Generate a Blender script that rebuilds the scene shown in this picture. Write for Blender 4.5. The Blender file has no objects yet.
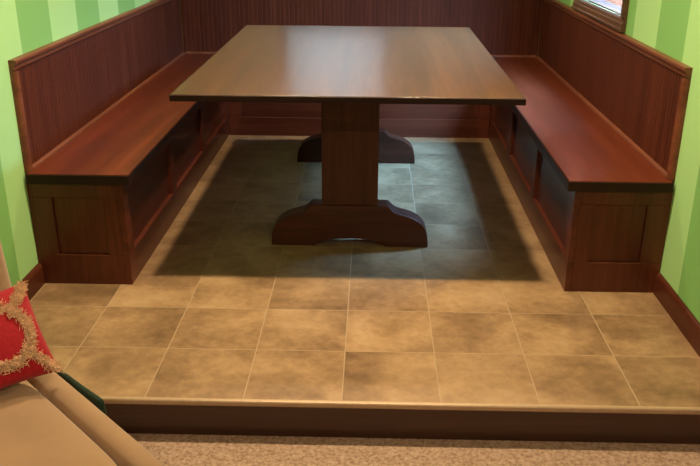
import bpy, bmesh, math, random
from mathutils import Vector, Matrix, noise
R = math.radians
S = bpy.context.scene
COL = S.collection
random.seed(7)

# ------------------------------------------------------------------ helpers
def link(name, me, mat, parent=None, loc=(0, 0, 0)):
    o = bpy.data.objects.new(name, me)
    COL.objects.link(o)
    if mat is not None:
        me.materials.append(mat)
    if parent is not None:
        o.parent = parent
        o.location = (0, 0, 0)
    else:
        o.location = loc
    return o

def tag(o, label=None, cat=None, group=None, kind=None):
    if label: o['label'] = label
    if cat: o['category'] = cat
    if group: o['group'] = group
    if kind: o['kind'] = kind
    return o

def thing(name, label, cat, loc=(0, 0, 0), rz=0.0, group=None):
    o = bpy.data.objects.new(name, None)
    COL.objects.link(o)
    o.location = loc
    o.rotation_euler = (0, 0, rz)
    return tag(o, label, cat, group)

class MB:
    """collects boxes and swept shapes; coordinates are relative to 'org'"""
    def __init__(s, org=(0, 0, 0)):
        s.bm = bmesh.new(); s.o = Vector(org)
    def box(s, x0, x1, y0, y1, z0, z1, bev=0.0, seg=2):
        b = bmesh.new()
        bmesh.ops.create_cube(b, size=1)
        for v in b.verts:
            v.co = Vector((x0 + (v.co.x + .5) * (x1 - x0), y0 + (v.co.y + .5) * (y1 - y0), z0 + (v.co.z + .5) * (z1 - z0)))
        if bev:
            bmesh.ops.bevel(b, geom=b.edges[:], offset=bev, segments=seg, profile=.6, affect='EDGES')
        return s._merge(b)
    def _merge(s, b):
        me = bpy.data.meshes.new('tmp'); b.to_mesh(me); b.free()
        s.bm.from_mesh(me); bpy.data.meshes.remove(me)
        return s
    def prism(s, prof, axis, a, b, bev=0.0):
        """closed profile (list of 2-tuples) swept from a to b along 'x','y' or 'z'"""
        bm = bmesh.new()
        def P(p, t):
            if axis == 'x': return Vector((t, p[0], p[1]))
            if axis == 'y': return Vector((p[0], t, p[1]))
            return Vector((p[0], p[1], t))
        v0 = [bm.verts.new(P(p, a)) for p in prof]
        v1 = [bm.verts.new(P(p, b)) for p in prof]
        n = len(prof)
        for i in range(n):
            bm.faces.new((v0[i], v0[(i + 1) % n], v1[(i + 1) % n], v1[i]))
        f0 = bm.faces.new(v0[::-1]); f1 = bm.faces.new(v1)
        bmesh.ops.recalc_face_normals(bm, faces=bm.faces[:])
        if bev:
            ed = list(set(f0.edges[:] + f1.edges[:]))
            bmesh.ops.bevel(bm, geom=ed, offset=bev, segments=2, profile=.6, affect='EDGES')
        return s._merge(bm)
    def build(s, name, mat, parent=None, loc=None, smooth=False):
        me = bpy.data.meshes.new(name)
        off = s.o
        for v in s.bm.verts: v.co -= off
        if smooth:
            for f in s.bm.faces: f.smooth = True
        s.bm.to_mesh(me); s.bm.free()
        return link(name, me, mat, parent, off if parent is None else (0, 0, 0))

# ------------------------------------------------------------------ materials
def nodes(name):
    m = bpy.data.materials.new(name); m.use_nodes = True
    nt = m.node_tree; nt.nodes.clear()
    out = nt.nodes.new('ShaderNodeOutputMaterial')
    p = nt.nodes.new('ShaderNodeBsdfPrincipled')
    nt.links.new(p.outputs[0], out.inputs[0])
    return m, nt, p, out
def N(nt, t, **kw):
    n = nt.nodes.new(t)
    for k, v in kw.items(): setattr(n, k, v)
    return n
def ramp(nt, src, stops):
    r = N(nt, 'ShaderNodeValToRGB')
    el = r.color_ramp.elements
    while len(el) < len(stops): el.new(.5)
    for e, (p, c) in zip(el, stops):
        e.position = p; e.color = (*c, 1)
    nt.links.new(src, r.inputs[0])
    return r.outputs[0]
def math_n(nt, op, a, b=None, c=None):
    n = N(nt, 'ShaderNodeMath', operation=op)
    for i, v in enumerate((a, b, c)):
        if v is None: continue
        if isinstance(v, (int, float)): n.inputs[i].default_value = v
        else: nt.links.new(v, n.inputs[i])
    return n.outputs[0]
def mixc(nt, fac, a, b, blend='MIX'):
    n = N(nt, 'ShaderNodeMix', data_type='RGBA', blend_type=blend)
    for i, v in ((0, fac), (6, a), (7, b)):
        if isinstance(v, (int, float)): n.inputs[i].default_value = v
        elif isinstance(v, tuple): n.inputs[i].default_value = (*v, 1)
        else: nt.links.new(v, n.inputs[i])
    return n.outputs[2]
def coords(nt, scale=(1, 1, 1), world=True):
    if world:
        src = N(nt, 'ShaderNodeNewGeometry').outputs['Position']
    else:
        src = N(nt, 'ShaderNodeTexCoord').outputs['Object']
    mp = N(nt, 'ShaderNodeMapping'); mp.inputs['Scale'].default_value = scale
    nt.links.new(src, mp.inputs[0])
    return mp.outputs[0]
def noise_t(nt, vec, scale, detail=4, rough=.55, dist=0):
    n = N(nt, 'ShaderNodeTexNoise')
    n.inputs['Scale'].default_value = scale; n.inputs['Detail'].default_value = detail
    n.inputs['Roughness'].default_value = rough; n.inputs['Distortion'].default_value = dist
    nt.links.new(vec, n.inputs['Vector'])
    return n.outputs['Fac']
def bump(nt, p, h, strength=.2, dist=.01):
    b = N(nt, 'ShaderNodeBump'); b.inputs['Strength'].default_value = strength; b.inputs['Distance'].default_value = dist
    nt.links.new(h, b.inputs['Height']); nt.links.new(b.outputs[0], p.inputs['Normal'])

def wood(name, dark, mid, light, axis='y', rough=.3, coat=.3, coat_rough=.12, plank=0.0, spec=.5):
    m, nt, p, out = nodes(name)
    st = {'x': (.8, 14, 14), 'y': (14, .8, 14), 'z': (14, 14, .8)}[axis]
    v = coords(nt, st)
    n1 = noise_t(nt, v, 1.1, 5, .6, .6)
    n2 = noise_t(nt, v, 6.5, 3, .5)
    f = math_n(nt, 'ADD', math_n(nt, 'MULTIPLY', n1, .7), math_n(nt, 'MULTIPLY', n2, .3))
    c = ramp(nt, f, [(.34, dark), (.5, mid), (.66, light)])
    if plank:
        sx = N(nt, 'ShaderNodeSeparateXYZ'); nt.links.new(N(nt, 'ShaderNodeNewGeometry').outputs['Position'], sx.inputs[0])
        k = math_n(nt, 'FLOOR', math_n(nt, 'DIVIDE', sx.outputs['X' if axis != 'x' else 'Y'], plank))
        wn = N(nt, 'ShaderNodeTexWhiteNoise', noise_dimensions='1D'); nt.links.new(k, wn.inputs['W'])
        g = math_n(nt, 'ADD', .78, math_n(nt, 'MULTIPLY', wn.outputs['Value'], .44))
        cb = N(nt, 'ShaderNodeCombineColor')
        for i in range(3): nt.links.new(g, cb.inputs[i])
        c = mixc(nt, 1.0, c, cb.outputs[0], 'MULTIPLY')
    nt.links.new(c, p.inputs['Base Color'])
    p.inputs['Roughness'].default_value = rough
    p.inputs['Specular IOR Level'].default_value = spec
    p.inputs['Coat Weight'].default_value = coat
    p.inputs['Coat Roughness'].default_value = coat_rough
    bump(nt, p, n2, .04, .002)
    return m

def plain(name, col, rough=.5, var=.12, nscale=30, bmp=.1, metallic=0, sheen=0, spec=.5):
    m, nt, p, out = nodes(name)
    v = coords(nt)
    n = noise_t(nt, v, nscale, 4)
    d = tuple(c * (1 - var) for c in col); l = tuple(min(1, c * (1 + var)) for c in col)
    nt.links.new(ramp(nt, n, [(.3, d), (.7, l)]), p.inputs['Base Color'])
    p.inputs['Roughness'].default_value = rough
    p.inputs['Metallic'].default_value = metallic
    p.inputs['Sheen Weight'].default_value = sheen
    p.inputs['Specular IOR Level'].default_value = spec
    if bmp: bump(nt, p, n, bmp, .004)
    return m

WD = dict(dark=(.047, .0105, .0044), mid=(.068, .0158, .0066), light=(.092, .023, .010))
SEAT = dict(dark=(.066, .0122, .0042), mid=(.094, .0180, .0058), light=(.128, .0265, .0090))
TAB = dict(dark=(.046, .0168, .0056), mid=(.074, .0275, .0086), light=(.105, .041, .013))
M = {}
for ax in 'xyz':
    M['wood_' + ax] = wood('dark_wood_' + ax, axis=ax, rough=.45, coat=.08, spec=.25, **WD)
    M['base_' + ax] = wood('bench_base_wood_' + ax, axis=ax, rough=.42, coat=.35, coat_rough=.2, spec=.22, dark=(.060, .0132, .0058), mid=(.088, .020, .0088), light=(.118, .029, .013))
    M['seat_' + ax] = wood('seat_wood_' + ax, axis=ax, rough=.42, spec=.28, coat=.15, coat_rough=.28, plank=.11, **SEAT)
M['table'] = wood('table_top_wood', axis='y', rough=.42, coat=1.0, coat_rough=.25, plank=.16, **TAB)
M['table_leg_x'] = wood('table_leg_wood_x', axis='x', rough=.42, coat=.1, spec=.3, dark=(.036, .0095, .0045), mid=(.058, .0155, .007), light=(.082, .023, .0105))
M['table_leg_z'] = wood('table_leg_wood_z', axis='z', rough=.42, coat=.1, spec=.3, dark=(.036, .0095, .0045), mid=(.058, .0155, .007), light=(.082, .023, .0105))
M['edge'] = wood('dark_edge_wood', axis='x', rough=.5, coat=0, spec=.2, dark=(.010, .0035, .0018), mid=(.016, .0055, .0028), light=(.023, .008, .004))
M['trim'] = wood('trim_wood', axis='y', rough=.42, coat=.05, dark=(.085, .023, .0095), mid=(.14, .041, .017), light=(.19, .062, .027))
M['casing'] = wood('casing_wood', axis='y', rough=.5, coat=.05, dark=(.05, .022, .0095), mid=(.085, .038, .017), light=(.12, .057, .026))

TILE = .3005; TX = .012; TY = -.524
def tile_mat():
    m, nt, p, out = nodes('stone_tile')
    pos = N(nt, 'ShaderNodeNewGeometry').outputs['Position']
    sx = N(nt, 'ShaderNodeSeparateXYZ'); nt.links.new(pos, sx.inputs[0])
    u = math_n(nt, 'DIVIDE', math_n(nt, 'SUBTRACT', sx.outputs['X'], TX), TILE)
    w = math_n(nt, 'DIVIDE', math_n(nt, 'SUBTRACT', sx.outputs['Y'], TY), TILE)
    cu, cw = math_n(nt, 'FLOOR', u), math_n(nt, 'FLOOR', w)
    fu, fw = math_n(nt, 'FRACT', u), math_n(nt, 'FRACT', w)
    eu = math_n(nt, 'MINIMUM', fu, math_n(nt, 'SUBTRACT', 1, fu))
    ew = math_n(nt, 'MINIMUM', fw, math_n(nt, 'SUBTRACT', 1, fw))
    e = math_n(nt, 'MINIMUM', eu, math_n(nt, 'MULTIPLY', ew, 1.35))
    cell = N(nt, 'ShaderNodeCombineXYZ'); nt.links.new(cu, cell.inputs[0]); nt.links.new(cw, cell.inputs[1])
    wn = N(nt, 'ShaderNodeTexWhiteNoise', noise_dimensions='3D'); nt.links.new(cell.outputs[0], wn.inputs['Vector'])
    # each tile shows its own piece of the stone pattern
    off = N(nt, 'ShaderNodeVectorMath', operation='SCALE'); nt.links.new(wn.outputs['Color'], off.inputs[0]); off.inputs['Scale'].default_value = 23
    add = N(nt, 'ShaderNodeVectorMath', operation='ADD'); nt.links.new(pos, add.inputs[0]); nt.links.new(off.outputs[0], add.inputs[1])
    n1 = noise_t(nt, add.outputs[0], 3.4, 5, .58, .3)
    n2 = noise_t(nt, add.outputs[0], 26, 4, .65)
    f = math_n(nt, 'ADD', math_n(nt, 'MULTIPLY', n1, .72), math_n(nt, 'MULTIPLY', n2, .28))
    f = math_n(nt, 'ADD', f, math_n(nt, 'MULTIPLY', math_n(nt, 'SUBTRACT', wn.outputs['Value'], .5), .06))
    c = ramp(nt, f, [(.34, (.140, .084, .042)), (.45, (.215, .134, .068)), (.55, (.300, .194, .100)), (.67, (.375, .255, .142))])
    gm = N(nt, 'ShaderNodeMapRange'); gm.inputs['From Min'].default_value = .004; gm.inputs['From Max'].default_value = .009
    gm.interpolation_type = 'SMOOTHSTEP'; nt.links.new(e, gm.inputs['Value'])
    c2 = mixc(nt, gm.outputs[0], (.335, .245, .15), c)
    nt.links.new(c2, p.inputs['Base Color'])
    p.inputs['Roughness'].default_value = .42
    p.inputs['Specular IOR Level'].default_value = .4
    h = math_n(nt, 'ADD', math_n(nt, 'MULTIPLY', gm.outputs[0], .6), math_n(nt, 'MULTIPLY', n2, .25))
    bump(nt, p, h, .25, .003)
    return m
M['tile'] = tile_mat()

def stripes(name, axis, off, la, da):
    m, nt, p, out = nodes(name)
    sx = N(nt, 'ShaderNodeSeparateXYZ'); nt.links.new(N(nt, 'ShaderNodeNewGeometry').outputs['Position'], sx.inputs[0])
    k = math_n(nt, 'FLOOR', math_n(nt, 'DIVIDE', math_n(nt, 'SUBTRACT', sx.outputs[axis], off), .3055))
    par = math_n(nt, 'PINGPONG', k, 1.0)
    par = math_n(nt, 'GREATER_THAN', par, .5)
    nz = noise_t(nt, coords(nt), 60, 3)
    c = mixc(nt, par, da, la)
    nt.links.new(c, p.inputs['Base Color'])
    p.inputs['Roughness'].default_value = .55
    p.inputs['Specular IOR Level'].default_value = .3
    bump(nt, p, nz, .05, .002)
    return m
LA, DA = (.335, .62, .25), (.185, .43, .13)
M['wall_l'] = stripes('striped_green_paint_left', 'Y', -.2, LA, DA)
M['wall_r'] = stripes('striped_green_paint_right', 'Y', -.222, LA, DA)
M['wall_b'] = plain('tan_wall_paint', (.42, .32, .17), .6, .03, 40, .05)
M['wall_plain'] = plain('cream_paint', (.32, .25, .17), .7, .03, 40, .05)
M['ceiling'] = plain('white_ceiling_paint', (.72, .68, .6), .8, .03, 90, .15)
M['nosing'] = plain('tan_metal_nosing', (.40, .29, .18), .38, .06, 60, .03, 0.25)
M['white_metal'] = plain('white_enamel', (.75, .73, .68), .35, .02, 20, 0)
M['black_metal'] = plain('black_metal', (.02, .02, .02), .4, .1, 20, 0)
M['suede'] = plain('beige_suede', (.31, .20, .105), .85, .10, 9, .12, 0, .25, .2)
M['suede_dark'] = plain('beige_suede_piping', (.36, .235, .115), .85, .10, 30, .1, 0, .2, .2)
M['red'] = plain('red_cotton', (.34, .008, .016), .8, .12, 130, .35, 0, .15, .2)
M['fringe'] = plain('beige_fringe_yarn', (.66, .45, .27), .9, .25, 90, 0, 0, .1, .2)
M['throw'] = plain('dark_green_wool', (.012, .032, .018), .9, .2, 120, .3, 0, .05, .2)
M['siding'] = plain('pink_grey_outside_plaster', (.27, .070, .0290), .9, .05, 10, .1)
M['outside_ground'] = plain('outside_gravel', (.062, .022, .0115), .9, .3, 50, .3)

def carpet_mat():
    m, nt, p, out = nodes('speckled_carpet')
    v = coords(nt)
    n1 = noise_t(nt, v, 85, 3, .7); n2 = noise_t(nt, v, 420, 2, .6); n3 = noise_t(nt, v, 6, 2)
    f = math_n(nt, 'ADD', math_n(nt, 'MULTIPLY', n1, .6), math_n(nt, 'MULTIPLY', n2, .4))
    c = ramp(nt, f, [(.36, (.20, .125, .08)), (.5, (.38, .265, .185)), (.66, (.56, .43, .33))])
    nt.links.new(c, p.inputs['Base Color'])
    p.inputs['Roughness'].default_value = .95; p.inputs['Specular IOR Level'].default_value = .1
    bump(nt, p, f, .9, .012)
    return m
M['carpet'] = carpet_mat()

def glass_mat():
    m = bpy.data.materials.new('window_glass'); m.use_nodes = True
    nt = m.node_tree; nt.nodes.clear()
    out = N(nt, 'ShaderNodeOutputMaterial'); t = N(nt, 'ShaderNodeBsdfTransparent'); g = N(nt, 'ShaderNodeBsdfGlossy')
    g.inputs['Roughness'].default_value = .03
    t.inputs[0].default_value = (.95, .97, .97, 1)
    fr = N(nt, 'ShaderNodeFresnel'); fr.inputs[0].default_value = 1.45
    mx = N(nt, 'ShaderNodeMixShader')
    bf = N(nt, 'ShaderNodeNewGeometry').outputs['Backfacing']      # reflect on the outer faces only
    nt.links.new(math_n(nt, 'MULTIPLY', fr.outputs[0], math_n(nt, 'SUBTRACT', 1, bf)), mx.inputs[0]); nt.links.new(t.outputs[0], mx.inputs[1]); nt.links.new(g.outputs[0], mx.inputs[2])
    nt.links.new(mx.outputs[0], out.inputs[0])
    return m
M['glass'] = glass_mat()
def lens_mat(c, s):
    m, nt, p, out = nodes('lamp_lens')
    p.inputs['Base Color'].default_value = (.9, .85, .75, 1)
    p.inputs['Emission Color'].default_value = (*c, 1); p.inputs['Emission Strength'].default_value = s
    return m
M['lens'] = lens_mat((1, .72, .42), 4)

# ------------------------------------------------------------------ dimensions (metres; tile floor is z = 0)
XL, XR = -.846, .854            # inner faces of the side benches
WL, WR = -1.211, 1.216          # side walls
YF, YB = -.332, 1.957           # front end of side benches, face of back bench
YW = 2.375                      # back wall
HS, SL = .46, .039              # seat height, slab
HB = .877                       # backrest height
CE = 2.20                       # ceiling
YN = -1.132; ZC = -.126         # step edge, carpet level

def struct(name, mb, mat, parent=None):
    o = mb.build(name, mat, parent)
    o['kind'] = 'structure'
    return o

# ------------------------------------------------------------------ room shell
struct('floor', MB().box(WL - .1, WR + .1, YN + .0085, YW + .1, -.12, 0), M['tile'])
struct('floor_carpet', MB().box(-3, 3, -6, YN + .04, ZC - .05, ZC), M['carpet'])
struct('trim_1', MB().box(WL, WR, YN, YN + .008, ZC, -.019), wood('riser_wood', axis='x', rough=.4, coat=.2, dark=(.022, .0075, .0042), mid=(.036, .012, .006), light=(.052, .018, .009)))
mb = MB()
pr = [(YN + .008, .0015), (YN + .001, .0015), (YN - .003, -.0005), (YN - .005, -.004), (YN - .005, -.014), (YN - .003, -.018), (YN + .008, -.0185)]
mb.prism(pr, 'x', WL, WR)
struct('trim_2', mb, M['nosing'])
struct('ceiling', MB().box(-3, 3, -6, YN + .12, CE, CE + .1).box(WL - .14, WR + .14, YN + .12, YW + .14, CE, CE + .1), M['ceiling'])
T = .14
TR = .09                        # right wall is thinner at the window
struct('wall_left', MB().box(WL - T, WL, YN - .02, YW + T, ZC, CE), M['wall_l'])
# right wall with the window opening
OY0, OY1, OZ0, OZ1 = .565, 1.395, .945, 1.70
mb = MB()
mb.box(WR, WR + TR, YN - .02, OY0, ZC, CE); mb.box(WR, WR + TR, OY1, YW + T, ZC, CE)
mb.box(WR, WR + TR, OY0, OY1, ZC, OZ0); mb.box(WR, WR + TR, OY0, OY1, OZ1, CE)
struct('wall_right', mb, M['wall_r'])
# back wall with a window above the bench
BX0, BX1, BZ0, BZ1 = -.46, .14, .985, 1.55
mb = MB()
mb.box(WL, BX0, YW, YW + T, ZC, CE); mb.box(BX1, WR, YW, YW + T, ZC, CE)
mb.box(BX0, BX1, YW, YW + T, ZC, BZ0); mb.box(BX0, BX1, YW, YW + T, BZ1, CE)
struct('wall_back', mb, M['wall_b'])
mb = MB(); mb.box(-3, WL - T, YN - .02, YN + .12, ZC, CE); struct('wall_front_left', mb, M['wall_plain'])
mb = MB(); mb.box(WR + TR, 3, YN - .02, YN + .12, ZC - .05, CE + .1); struct('wall_front_right', mb, M['wall_plain'])
mb = MB(); mb.box(-3.1, -3, -6, YN + .12, ZC, CE); struct('wall_room_left', mb, M['wall_plain'])
mb = MB(); mb.box(3, 3.1, -6, YN + .12, ZC, CE); struct('wall_room_right', mb, M['wall_plain'])
mb = MB(); mb.box(-3.1, 3.1, -6.1, -6, ZC, CE); struct('wall_room_rear', mb, M['wall_plain'])

# baseboards on the side walls in front of the benches
def baseboard(name, x, sgn):
    p = [(x, 0), (x + sgn * .016, 0), (x + sgn * .016, .072), (x + sgn * .012, .082), (x + sgn * .005, .088), (x, .088)]
    mb = MB(); mb.prism(p, 'y', YN + .002, YF - .002)
    struct(name, mb, M['wood_y'])
baseboard('baseboard_left', WL, 1)
baseboard('baseboard_right', WR, -1)

# right window: casing, glass
win = bpy.data.objects.new('window_1', None); COL.objects.link(win); win.location = (WR, (OY0 + OY1) / 2, OZ0); win['kind'] = 'structure'
org = win.location
cw = .065
def casing_profile(a0, a1, x):      # stepped moulding between a0 (outside) and a1 (opening), projecting from the wall at x
    s = a1 - a0
    return [(a0, x), (a0, x - .026), (a0 + .18 * s, x - .028), (a0 + .24 * s, x - .020), (a0 + .55 * s, x - .020), (a0 + .62 * s, x - .016),
            (a0 + .86 * s, x - .014), (a0 + s, x - .008), (a0 + s, x)]
mb = MB(org)
mb.prism([(b, a) for a, b in casing_profile(OZ0 - .060, OZ0, WR)], 'y', OY0 - cw, OY1 + cw)
mb.prism([(b, a) for a, b in casing_profile(OZ1 + cw, OZ1, WR)], 'y', OY0 - cw, OY1 + cw)
mb.prism([(b, a) for a, b in casing_profile(OY0 - cw, OY0, WR)], 'z', OZ0, OZ1)
mb.prism([(b, a) for a, b in casing_profile(OY1 + cw, OY1, WR)], 'z', OZ0, OZ1)
mb.build('window_casing', M['casing'], win)
mb = MB(org)
mb.box(WR + .004, WR + .034, OY0, OY1, OZ0, OZ0 + .006); mb.box(WR + .004, WR + .034, OY0, OY1, OZ1 - .012, OZ1)
mb.box(WR + .004, WR + .034, OY0, OY0 + .008, OZ0, OZ1); mb.box(WR + .004, WR + .034, OY1 - .012, OY1, OZ0, OZ1)
mb.build('window_sash', M['casing'], win)
MB(org).box(WR + .010, WR + .014, OY0 + .006, OY1 - .010, OZ0 + .004, OZ1 - .010).build('window_pane', M['glass'], win)

win2 = bpy.data.objects.new('window_2', None); COL.objects.link(win2); win2.location = ((BX0 + BX1) / 2, YW, BZ0); win2['kind'] = 'structure'
org = win2.location
mb = MB(org)
mb.prism([(b, a) for a, b in casing_profile(BZ0 - .095, BZ0, YW)], 'x', BX0 - cw, BX1 + cw)
mb.prism([(b, a) for a, b in casing_profile(BZ1 + cw, BZ1, YW)], 'x', BX0 - cw, BX1 + cw)
mb.prism([(a, b) for a, b in casing_profile(BX0 - cw, BX0, YW)], 'z', BZ0, BZ1)
mb.prism([(a, b) for a, b in casing_profile(BX1 + cw, BX1, YW)], 'z', BZ0, BZ1)
mb.build('window_casing', M['casing'], win2)
MB(org).box(BX0, BX1, YW + .033, YW + .037, BZ0, BZ1).build('window_pane', M['glass'], win2)

def dimming_cloth_mat():
    m = bpy.data.materials.new('dimming_cloth'); m.use_nodes = True
    nt = m.node_tree; nt.nodes.clear()
    out = N(nt, 'ShaderNodeOutputMaterial'); d = N(nt, 'ShaderNodeBsdfDiffuse'); t = N(nt, 'ShaderNodeBsdfTranslucent'); mx = N(nt, 'ShaderNodeMixShader')
    d.inputs[0].default_value = (.6, .58, .52, 1); t.inputs[0].default_value = (.30, .23, .185, 1); mx.inputs[0].default_value = .5
    nt.links.new(d.outputs[0], mx.inputs[1]); nt.links.new(t.outputs[0], mx.inputs[2]); nt.links.new(mx.outputs[0], out.inputs[0])
    return m
shd = thing('added_shade', 'unseen cloth shade added to dim the back window', 'added shade', ((BX0 + BX1) / 2, YW - .035, BZ0))  # unseen shade, added to tone down the tabletop's reflection of the back window
org = shd.location
MB(org).box(BX0 - .05, BX1 + .05, YW - .036, YW - .034, BZ0 - .03, BZ1 + .03).build('dimming_sheet', dimming_cloth_mat(), shd)
MB(org).box(BX0 - .06, BX1 + .06, YW - .062, YW - .032, BZ1 + .03, BZ1 + .065, .004).build('roller', M['white_metal'], shd)
MB(org).box(BX0 - .05, BX1 + .05, YW - .040, YW - .030, BZ0 - .042, BZ0 - .03, .002).build('hem_bar', M['white_metal'], shd)

# outside: the window well in front of the right window
WX, WT = WR + TR + .76, 1.82
mb = MB()
mb.box(WX, WX + .08, -1.0, 1.63, .70, WT); mb.box(WR + TR, WX, 1.55, 1.63, .70, 3.4); mb.box(WR + TR, WX, -1.08, -1.0, .70, WT)
struct('exterior_wall', mb, M['siding'])
mb = MB(); e = .004
mb.box(WR + .036, WR + TR + .002, OY0, OY1, OZ0, OZ0 + e); mb.box(WR + .036, WR + TR + .002, OY0, OY0 + e, OZ0 + e, OZ1); mb.box(WR + .036, WR + TR + .002, OY1 - e, OY1, OZ0 + e, OZ1)
o = mb.build('window_reveal', M['outside_ground'], win); o.location = -win.location
mb = MB(); mb.box(WR + TR + .002, WX, -1.0, 1.55, .66, .72); struct('exterior_ground', mb, M['outside_ground'])

# ------------------------------------------------------------------ benches
def frame_run(mb, axis, a0, a1, z0, z1, openings, zo0, zo1, f0, f1):
    """face frame with rectangular openings along 'axis' (x or y); f0..f1 is its thickness across"""
    def bx(a, b, c, d):
        if axis == 'y': mb.box(f0, f1, a, b, c, d, .0012, 1)
        else: mb.box(a, b, f0, f1, c, d, .0012, 1)
    bx(a0, a1, z0, zo0); bx(a0, a1, zo1, z1)
    cur = a0
    for (o0, o1) in openings:
        bx(cur, o0, zo0, zo1); cur = o1
    bx(cur, a1, zo0, zo1)

def grooved(mb, axis, a0, a1, z0, z1, base, face, pitch=.0305):
    """beaded board: vertical v-grooves along axis, from the wall 'base' to 'face'"""
    s = 1 if face > base else -1
    prof = [(a0, base)]
    n = max(1, round((a1 - a0) / pitch)); p = (a1 - a0) / n
    for i in range(n):
        x = a0 + i * p
        prof += [(x, face - s * .0018), (x + .0035, face), (x + p * .5, face + s * .0004), (x + p - .0035, face)]
    prof += [(a1, face - s * .0018), (a1, base)]
    if axis == 'x': mb.prism([(a, b) for a, b in prof], 'z', z0, z1)
    else: mb.prism([(b, a) for a, b in prof], 'z', z0, z1)

ZB = HS - SL
def side_bench(sg, label):
    wall = WL if sg < 0 else WR
    inner = XL if sg < 0 else XR
    root = thing('built_in_bench', label, 'bench', ((wall + inner) / 2, (YF + YW) / 2, 0))
    org = root.location
    def X(d): return inner + sg * d           # d = distance from the inner face towards the wall
    def W(d): return wall - sg * d            # d = distance from the wall
    def bx(mb, xa, xb, *r, **k): mb.box(min(xa, xb), max(xa, xb), *r, **k)
    rec = .018
    ops = [(-.262, .408), (.482, 1.132), (1.234, 1.872)]
    mb = MB(org); bx(mb, X(rec + .006), W(0), YF + rec + .006, YW, 0, ZB); mb.build('bench_base', M['base_y'], root)
    mb = MB(org); frame_run(mb, 'y', YF, YB, 0, ZB, ops, .127, .372, min(X(0), X(rec + .006)), max(X(0), X(rec + .006)))
    mb.build('face_frame', M['base_y'], root)
    for (a, b) in ops:
        mb = MB(org); bx(mb, X(rec), X(rec + .006), a + .001, b - .001, .128, .371)
        mb.build('face_panel', M['base_y'], root)
    # end towards the room
    e0, e1 = sorted((X(rec + .006), W(0)))
    po = sorted((X(.079), X(.277)))
    mb = MB(org); frame_run(mb, 'x', e0, e1, 0, ZB, [tuple(po)], .125, .362, YF, YF + rec + .006)
    mb.build('end_frame', M['base_z'], root)
    mb = MB(org); mb.box(po[0] + .001, po[1] - .001, YF + rec - .006, YF + rec + .006, .126, .361); mb.build('end_panel', M['base_z'], root)
    # seat slab
    mb = MB(org); bx(mb, X(-.029), W(.012), YF - .018, YW - .012, ZB, HS, bev=.002, seg=2)
    seat = mb.build('seat', M['seat_y'], root)
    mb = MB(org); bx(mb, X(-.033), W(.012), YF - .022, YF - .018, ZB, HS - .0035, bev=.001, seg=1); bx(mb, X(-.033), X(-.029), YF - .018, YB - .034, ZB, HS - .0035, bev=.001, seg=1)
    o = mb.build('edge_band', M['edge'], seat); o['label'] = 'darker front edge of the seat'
    # backrest
    mb = MB(org); grooved(mb, 'y', YF + .02, YW - .012, HS, HB - .02, W(0), W(.010)); mb.build('backrest_panel', M['wood_z'], root)
    mb = MB(org)
    prof = [(W(0), HB), (W(.024), HB), (W(.028), HB - .003), (W(.028), HB - .012), (W(.024), HB - .016), (W(.018), HB - .019), (W(.018), HB - .034), (W(.010), HB - .040), (W(0), HB - .040)]
    mb.prism(prof, 'y', YF, YW - .012); mb.build('backrest_cap', M['trim'], root)
    mb = MB(org)
    prof = [(W(0), YF), (W(.009), YF), (W(.015), YF + .0015), (W(.020), YF + .005), (W(.024), YF + .010), (W(.026), YF + .016), (W(.026), YF + .019), (W(.018), YF + .022), (W(.018), YF + .030), (W(.010), YF + .036), (W(0), YF + .036)]
    mb.prism(prof, 'z', HS, HB - .040); mb.build('end_trim', M['trim'], root)
    mb = MB(org)
    prof = [(W(.008), HS), (W(.022), HS), (W(.021), HS + .006), (W(.017), HS + .011), (W(.012), HS + .014), (W(.008), HS + .014)]
    mb.prism(prof, 'y', YF + .036, YW - .026); mb.build('seat_moulding', M['trim'], root)
side_bench(-1, 'dark reddish wooden bench with panelled base along the left wall, nearest the red pillow')
side_bench(1, 'dark reddish wooden bench with panelled base along the right wall, under the framed window')

root = thing('built_in_bench', 'dark wooden bench across the back wall, mostly hidden behind the table', 'bench', (0, (YB + YW) / 2, 0))
org = root.location
rec = .018
ops = [(-.763, -.035), (.04, .784)]
MB(org).box(XL + .001, XR - .001, YB + rec + .006, YW, 0, ZB - .0008).build('bench_base', M['base_x'], root)
mb = MB(org); frame_run(mb, 'x', XL + .001, XR - .001, 0, ZB - .0008, ops, .120, .372, YB, YB + rec + .006); mb.build('face_frame', M['base_x'], root)
for a, b in ops:
    MB(org).box(a + .001, b - .001, YB + rec, YB + rec + .006, .121, .371).build('face_panel', M['base_x'], root)
MB(org).box(XL + .0338, XR - .0338, YB - .033, YW - .012, ZB, HS, .004).build('seat', M['seat_x'], root)
mb = MB(org); grooved(mb, 'x', WL + .012, WR - .012, HS + .0006, HB - .02, YW, YW - .010); mb.build('backrest_panel', M['wood_z'], root)
mb = MB(org)
prof = [(YW, HB), (YW - .024, HB), (YW - .028, HB - .003), (YW - .028, HB - .012), (YW - .024, HB - .016), (YW - .018, HB - .019), (YW - .018, HB - .034), (YW - .010, HB - .040), (YW, HB - .040)]
mb.prism(prof, 'x', WL + .029, WR - .029); mb.build('backrest_cap', M['trim'], root)
mb = MB(org)
prof = [(YW - .008, HS + .0006), (YW - .022, HS + .0006), (YW - .021, HS + .006), (YW - .017, HS + .011), (YW - .012, HS + .014), (YW - .008, HS + .014)]
mb.prism(prof, 'x', WL + .023, WR - .023); mb.build('seat_moulding', M['trim'], root)

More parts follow.
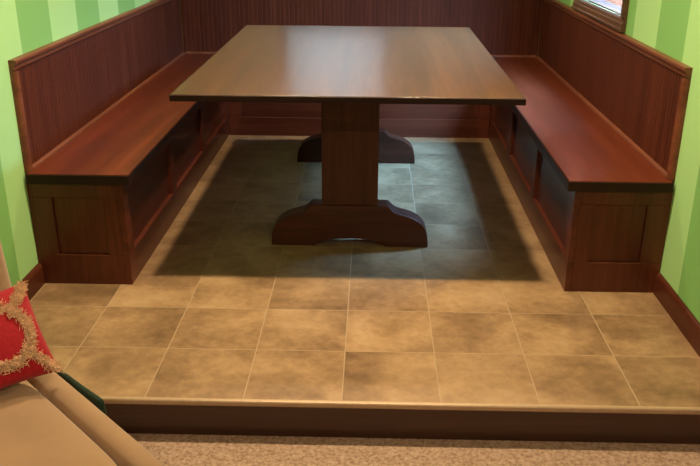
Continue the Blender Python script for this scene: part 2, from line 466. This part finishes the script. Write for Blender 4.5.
# ------------------------------------------------------------------ trestle table
TW, TY0, TY1, TZ, TT = .643, -.332, 1.562, .761, .025
root = thing('trestle_table', 'long wooden trestle table with glossy top in the middle of the booth', 'table', (0, .62, 0))
org = root.location
e = .004
mb = MB(org); mb.box(-TW + e, TW - e, TY0 + e, TY1 - e, TZ - TT, TZ, .0018, 2); top = mb.build('tabletop', M['table'], root)
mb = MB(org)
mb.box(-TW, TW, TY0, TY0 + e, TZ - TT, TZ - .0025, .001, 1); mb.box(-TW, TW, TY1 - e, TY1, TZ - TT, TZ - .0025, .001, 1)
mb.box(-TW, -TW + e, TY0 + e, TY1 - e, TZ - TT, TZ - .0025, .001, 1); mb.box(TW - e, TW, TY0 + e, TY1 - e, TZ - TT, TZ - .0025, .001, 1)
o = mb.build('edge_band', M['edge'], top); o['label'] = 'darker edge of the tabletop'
half = [(.160, .188), (.168, .186), (.180, .174), (.190, .164), (.204, .156), (.225, .150), (.252, .143), (.280, .132), (.303, .118), (.322, .100), (.335, .078), (.342, .050), (.345, .020), (.345, 0),
        (.158, 0), (.146, .008), (.122, .020), (.088, .029), (.045, .035)]
prof = half + [(0, .037)] + [(-x, z) for x, z in half[::-1]]
for y0 in (.096, 1.362):
    mb = MB(org); mb.prism(prof, 'y', y0, y0 + .095, .004); mb.build('foot', M['table_leg_x'], root)
    mb = MB(org); mb.box(-.1215, .1215, y0 + .008, y0 + .087, .188, .69, .003); mb.build('post', M['table_leg_z'], root)
    mb = MB(org); mb.prism([(-.33, TZ - TT), (.33, TZ - TT), (.33, .715), (.27, .69), (-.27, .69), (-.33, .715)], 'y', y0 + .008, y0 + .087, .003); mb.build('top_cleat', M['table_leg_x'], root)
mb = MB(org); mb.box(-.02, .02, .183, 1.370, .34, .46, .003); mb.build('stretcher', M['table_leg_x'], root)

# ------------------------------------------------------------------ armchair (bottom left)
D = Vector((.714, -.700, 0)).normalized(); NV = Vector((-D.y, D.x, 0))
S0, N0 = .80, -1.96
cpos = D * S0 + NV * N0
crot = math.atan2(D.y, D.x)
chair = thing('armchair', 'beige suede armchair cut off at the lower left corner beside the step', 'armchair', (cpos.x, cpos.y, ZC), crot)
def soft_box(x0, x1, y0, y1, z0, z1, r, puff=(0, 0, 0), lean=0.0, lv=2, nz=6):
    """rounded, slightly swollen upholstered block (local chair frame)"""
    bm = bmesh.new()
    n = 10
    cx, cy, cz = (x0 + x1) / 2, (y0 + y1) / 2, (z0 + z1) / 2
    hx, hy, hz = (x1 - x0) / 2, (y1 - y0) / 2, (z1 - z0) / 2
    bmesh.ops.create_cube(bm, size=2)
    bmesh.ops.subdivide_edges(bm, edges=bm.edges[:], cuts=n, use_grid_fill=True)
    for v in bm.verts:
        p = v.co.copy()
        # denser rows near the edges
        q = Vector([math.copysign(1 - (1 - abs(c)) ** 1.7, c) for c in p])
        w = Vector((q.x * hx, q.y * hy, q.z * hz))
        inner = Vector((max(-hx + r, min(hx - r, w.x)), max(-hy + r, min(hy - r, w.y)), max(-hz + r, min(hz - r, w.z))))
        d = w - inner
        if d.length > 1e-9:
            w = inner + d.normalized() * r
        fx, fy, fz = 1 - (w.x / hx) ** 2, 1 - (w.y / hy) ** 2, 1 - (w.z / hz) ** 2
        w.x += puff[0] * math.copysign(1, w.x) * max(0, fy) * max(0, fz) * (abs(w.x) / hx)
        w.y += puff[1] * math.copysign(1, w.y) * max(0, fx) * max(0, fz) * (abs(w.y) / hy)
        w.z += puff[2] * math.copysign(1, w.z) * max(0, fx) * max(0, fy) * (abs(w.z) / hz)
        w.x -= lean * (w.z + hz)
        v.co = w + Vector((cx, cy, cz))
    for f in bm.faces: f.smooth = True
    return bm
def chair_part(name, bm, mat):
    me = bpy.data.meshes.new(name); bm.to_mesh(me); bm.free()
    o = link(name, me, mat, chair)
    md = o.modifiers.new('s', 'SUBSURF'); md.levels = 1; md.render_levels = 1
    return o
g = -ZC    # heights below are given above the tile floor, the chair stands on the carpet
AZ = .402 + g
yo = -1.591 - N0          # outer side of the far arm
chair_part('seat_cushion', soft_box(-.36, .325, -(yo - .060), yo - .060, AZ - .17, AZ + .008, .05, (.008, .004, .018)), M['suede'])
chair_part('seat_base', soft_box(-.42, .29, -(yo - .072), yo - .072, .06, AZ - .172, .02), M['suede'])
for s in (1, -1):
    a, b = (yo - .062, yo) if s > 0 else (-yo, -yo + .062)
    o = chair_part('arm', soft_box(-.44, .365, a, b, .06, AZ, .032), M['suede'])
chair_part('backrest', soft_box(-.49, -.30, -yo - .045, yo + .045, .12, .90, .045, (.01, 0, .01), .22), M['suede'])
for sx in (-.36, .27):
    for sy in (-.3, .3):
        mb = MB(); mb.prism([(sx - .022, sy - .022), (sx + .022, sy - .022), (sx + .022, sy + .022), (sx - .022, sy + .022)], 'z', 0, .075, .002)
        mb.build('leg', M['wood_z'], chair)

# throw hanging on the outside of the far arm
def throw_mesh():
    bm = bmesh.new()
    nu, nv = 30, 14
    rows = []
    for i in range(nu + 1):
        s = i / nu
        x = -.30 + .337 * s
        row = []
        for j in range(nv + 1):
            t = j / nv
            fold = .006 * t * math.sin(s * 15 + t * 2)
            top = AZ - .050 + .026 * s
            row.append(bm.verts.new((x + .006 * math.sin(t * 5 + 1), yo + .016 + fold + .010 * t, top - t * .30)))
        rows.append(row)
    for i in range(nu):
        for j in range(nv):
            f = bm.faces.new((rows[i][j], rows[i + 1][j], rows[i + 1][j + 1], rows[i][j + 1])); f.smooth = True
    return bm
me = bpy.data.meshes.new('throw_blanket'); b = throw_mesh(); b.to_mesh(me); b.free()
th = link('throw_blanket', me, M['throw'])
th.location = chair.location; th.rotation_euler = chair.rotation_euler
md = th.modifiers.new('thick', 'SOLIDIFY'); md.thickness = .016; md.offset = 1
md = th.modifiers.new('s', 'SUBSURF'); md.levels = 1; md.render_levels = 1
tag(th, 'dark green fabric edge showing behind the far arm of the beige armchair', 'blanket')

# ------------------------------------------------------------------ red pillow with shaggy ring and corner bands
PS = .216          # side
ptheta = R(37)
U = Vector((0, 0, 1)) * math.cos(ptheta) - D * math.sin(ptheta)
V = NV.copy()
Wn = V.cross(U) * 1.0
if Wn.dot(D) < 0: Wn = -Wn
BR = Vector((-.604, -1.667, .42))
pc = BR + U * (PS / 2) - V * (PS / 2) + Wn * .02
rot = Matrix((V, U, Wn)).transposed()
if rot.determinant() < 0: rot = Matrix((-V, U, Wn)).transposed()
pil = thing('throw_pillow', 'red square pillow with shaggy beige bands leaning on the beige armchair', 'pillow', pc)
pil.rotation_euler = rot.to_euler()
VS = rot.col[0].dot(V)      # +1 or -1: which way local x runs
TH = .046
def pill_h(a, b):          # half thickness at a, b in -1..1
    e = max(0, (1 - a * a)) ** .42 * max(0, (1 - b * b)) ** .42
    return TH * e
def pill_xy(a, b):
    pin = 1 - .10 * (1 - max(abs(a), abs(b)) ** 1) * 0
    # sides drawn in a little between the pointed corners
    k = .07
    return (a * (1 - k * (1 - b * b)) * PS / 2, b * (1 - k * (1 - a * a)) * PS / 2)
def pillow_mesh():
    bm = bmesh.new(); n = 36
    for side in (1, -1):
        g_ = []
        for i in range(n + 1):
            r_ = []
            for j in range(n + 1):
                a = math.sin((i / n * 2 - 1) * math.pi / 2); c = math.sin((j / n * 2 - 1) * math.pi / 2)
                x, y = pill_xy(a, c)
                h = pill_h(a, c) * (1 + .06 * noise.noise(Vector((a * 2.5, c * 2.5, side))))
                r_.append(bm.verts.new((x, y, side * h)))
            g_.append(r_)
        for i in range(n):
            for j in range(n):
                q = (g_[i][j], g_[i + 1][j], g_[i + 1][j + 1], g_[i][j + 1])
                f = bm.faces.new(q if side > 0 else q[::-1]); f.smooth = True
    bmesh.ops.remove_doubles(bm, verts=bm.verts[:], dist=1e-5)
    return bm
me = bpy.data.meshes.new('cushion'); b = pillow_mesh(); b.to_mesh(me); b.free()
link('cushion', me, M['red'], pil)
def strand(bm, p, d, L, r):
    """one tapered, drooping yarn end"""
    d = d.normalized()
    t = d.orthogonal().normalized(); u = d.cross(t)
    bend = Vector((random.uniform(-1, 1), random.uniform(-1, 1), random.uniform(-.3, .3))) * .45
    prev = None
    for k in range(4):
        f = k / 3
        c = p + d * L * f + bend * L * f * f
        rr = r * (1 - .55 * f)
        ring = [bm.verts.new(c + (t * math.cos(q * 2.094) + u * math.sin(q * 2.094)) * rr) for q in range(3)]
        if prev:
            for q in range(3):
                bm.faces.new((prev[q], prev[(q + 1) % 3], ring[(q + 1) % 3], ring[q]))
        prev = ring
    bm.faces.new(prev)
def fringe_mesh():
    bm = bmesh.new()
    def put(a, c, spread):
        a += random.gauss(0, spread); c += random.gauss(0, spread)
        a = max(-.985, min(.985, a)); c = max(-.985, min(.985, c))
        x, y = pill_xy(a, c); h = pill_h(a, c)
        d = Vector((random.gauss(0, .8), random.gauss(0, .8) - .25, random.uniform(.35, 1.0)))
        strand(bm, Vector((x, y, h - .001)), d, random.uniform(.006, .012), random.uniform(.0010, .0017))
    for k in range(3000):
        an = random.uniform(0, 2 * math.pi)
        put(.05 * VS + .63 * math.cos(an), .63 * math.sin(an), .052)
    for sx in (-1, 1):
        for sy in (-1, 1):
            for k in range(650):
                t = random.random()
                r_ = .44 + .53 * t
                put(sx * r_, sy * r_, .045 + .01 * t)
    return bm
me = bpy.data.meshes.new('fringe'); b = fringe_mesh(); b.to_mesh(me); b.free()
fo = link('fringe', me, M['fringe'], pil); fo['label'] = 'shaggy beige fringe'

# ------------------------------------------------------------------ ceiling lights (recessed cans, above the picture)
WARM = (1.0, .735, .46)
def can(x, y, power, label, size=.085):
    t = thing('ceiling_light', label, 'ceiling light', (x, y, CE), 0, 'recessed ceiling lights')
    bm = bmesh.new()
    n = 40
    prof = [(.060, -.0005), (.062, -.004), (.088, -.005), (.092, -.0005)]
    vs = [[bm.verts.new((r_ * math.cos(2 * math.pi * i / n), r_ * math.sin(2 * math.pi * i / n), z)) for i in range(n)] for r_, z in prof]
    for a in range(len(prof) - 1):
        for i in range(n):
            bm.faces.new((vs[a][i], vs[a][(i + 1) % n], vs[a + 1][(i + 1) % n], vs[a + 1][i]))
    me = bpy.data.meshes.new('trim_ring'); bm.to_mesh(me); bm.free(); link('trim_ring', me, M['white_metal'], t)
    bm = bmesh.new(); bmesh.ops.create_circle(bm, cap_ends=True, segments=32, radius=.06)
    for v in bm.verts: v.co.z = -.0008
    me = bpy.data.meshes.new('lens'); bm.to_mesh(me); bm.free(); link('lens', me, M['lens'], t)
    L = bpy.data.lights.new('can_lamp', 'AREA'); L.shape = 'DISK'; L.size = size; L.energy = power; L.color = WARM; L.spread = R(150)
    o = bpy.data.objects.new('can_lamp', L); COL.objects.link(o); o.location = (x, y, CE - .012)
can(-.36, -.50, 29, 'round recessed ceiling light left over the front edge of the table')
can(.36, -.50, 29, 'round recessed ceiling light right over the front edge of the table')
can(-.36, 1.0, 13, 'round recessed ceiling light left over the rear half of the table')
can(.36, 1.0, 13, 'round recessed ceiling light right over the rear half of the table')
can(-.6, -3.2, 14, 'round recessed ceiling light left in the carpeted room')
can(.9, -3.2, 36, 'round recessed ceiling light right in the carpeted room')

# daylight
w = bpy.data.worlds.new('sky'); S.world = w; w.use_nodes = True
bg = w.node_tree.nodes['Background']; bg.inputs[0].default_value = (.25, .54, 1.0, 1); bg.inputs[1].default_value = 185.0
def portal(loc, rot, sx, sy):
    L = bpy.data.lights.new('window_portal', 'AREA'); L.shape = 'RECTANGLE'; L.size = sx; L.size_y = sy
    L.cycles.is_portal = True
    o = bpy.data.objects.new('window_portal', L); COL.objects.link(o); o.location = loc; o.rotation_euler = rot
portal((WR + TR + .005, (OY0 + OY1) / 2, (OZ0 + OZ1) / 2), (0, R(90), 0), OZ1 - OZ0, OY1 - OY0)
portal(((BX0 + BX1) / 2, YW + T + .005, (BZ0 + BZ1) / 2), (R(-90), 0, 0), BX1 - BX0, BZ1 - BZ0)

# ------------------------------------------------------------------ camera
cam = bpy.data.cameras.new('camera'); co = bpy.data.objects.new('camera', cam); COL.objects.link(co)
cam.sensor_fit = 'HORIZONTAL'; cam.sensor_width = 36
cam.lens = 813.5 / 700 * 36
cam.shift_x = -(355.97 - 350) / 700; cam.shift_y = (231.66 - 233) / 700
pi_, ya, ro = R(-21.657), R(-1.104), R(.427)
fwd = Vector((math.sin(ya) * math.cos(pi_), math.cos(ya) * math.cos(pi_), math.sin(pi_)))
right = Vector((math.cos(ya), -math.sin(ya), 0)); up = right.cross(fwd)
r2 = right * math.cos(ro) + up * math.sin(ro); u2 = -right * math.sin(ro) + up * math.cos(ro)
mw = Matrix((r2, u2, -fwd)).transposed().to_4x4(); mw.translation = (.092, -3.227, 1.389)
co.matrix_world = mw
cam.clip_start = .05
S.camera = co

S.view_settings.view_transform = 'Standard'; S.view_settings.look = 'None'
S.view_settings.gamma = 1; S.view_settings.use_curve_mapping = False
S.view_settings.exposure = 0
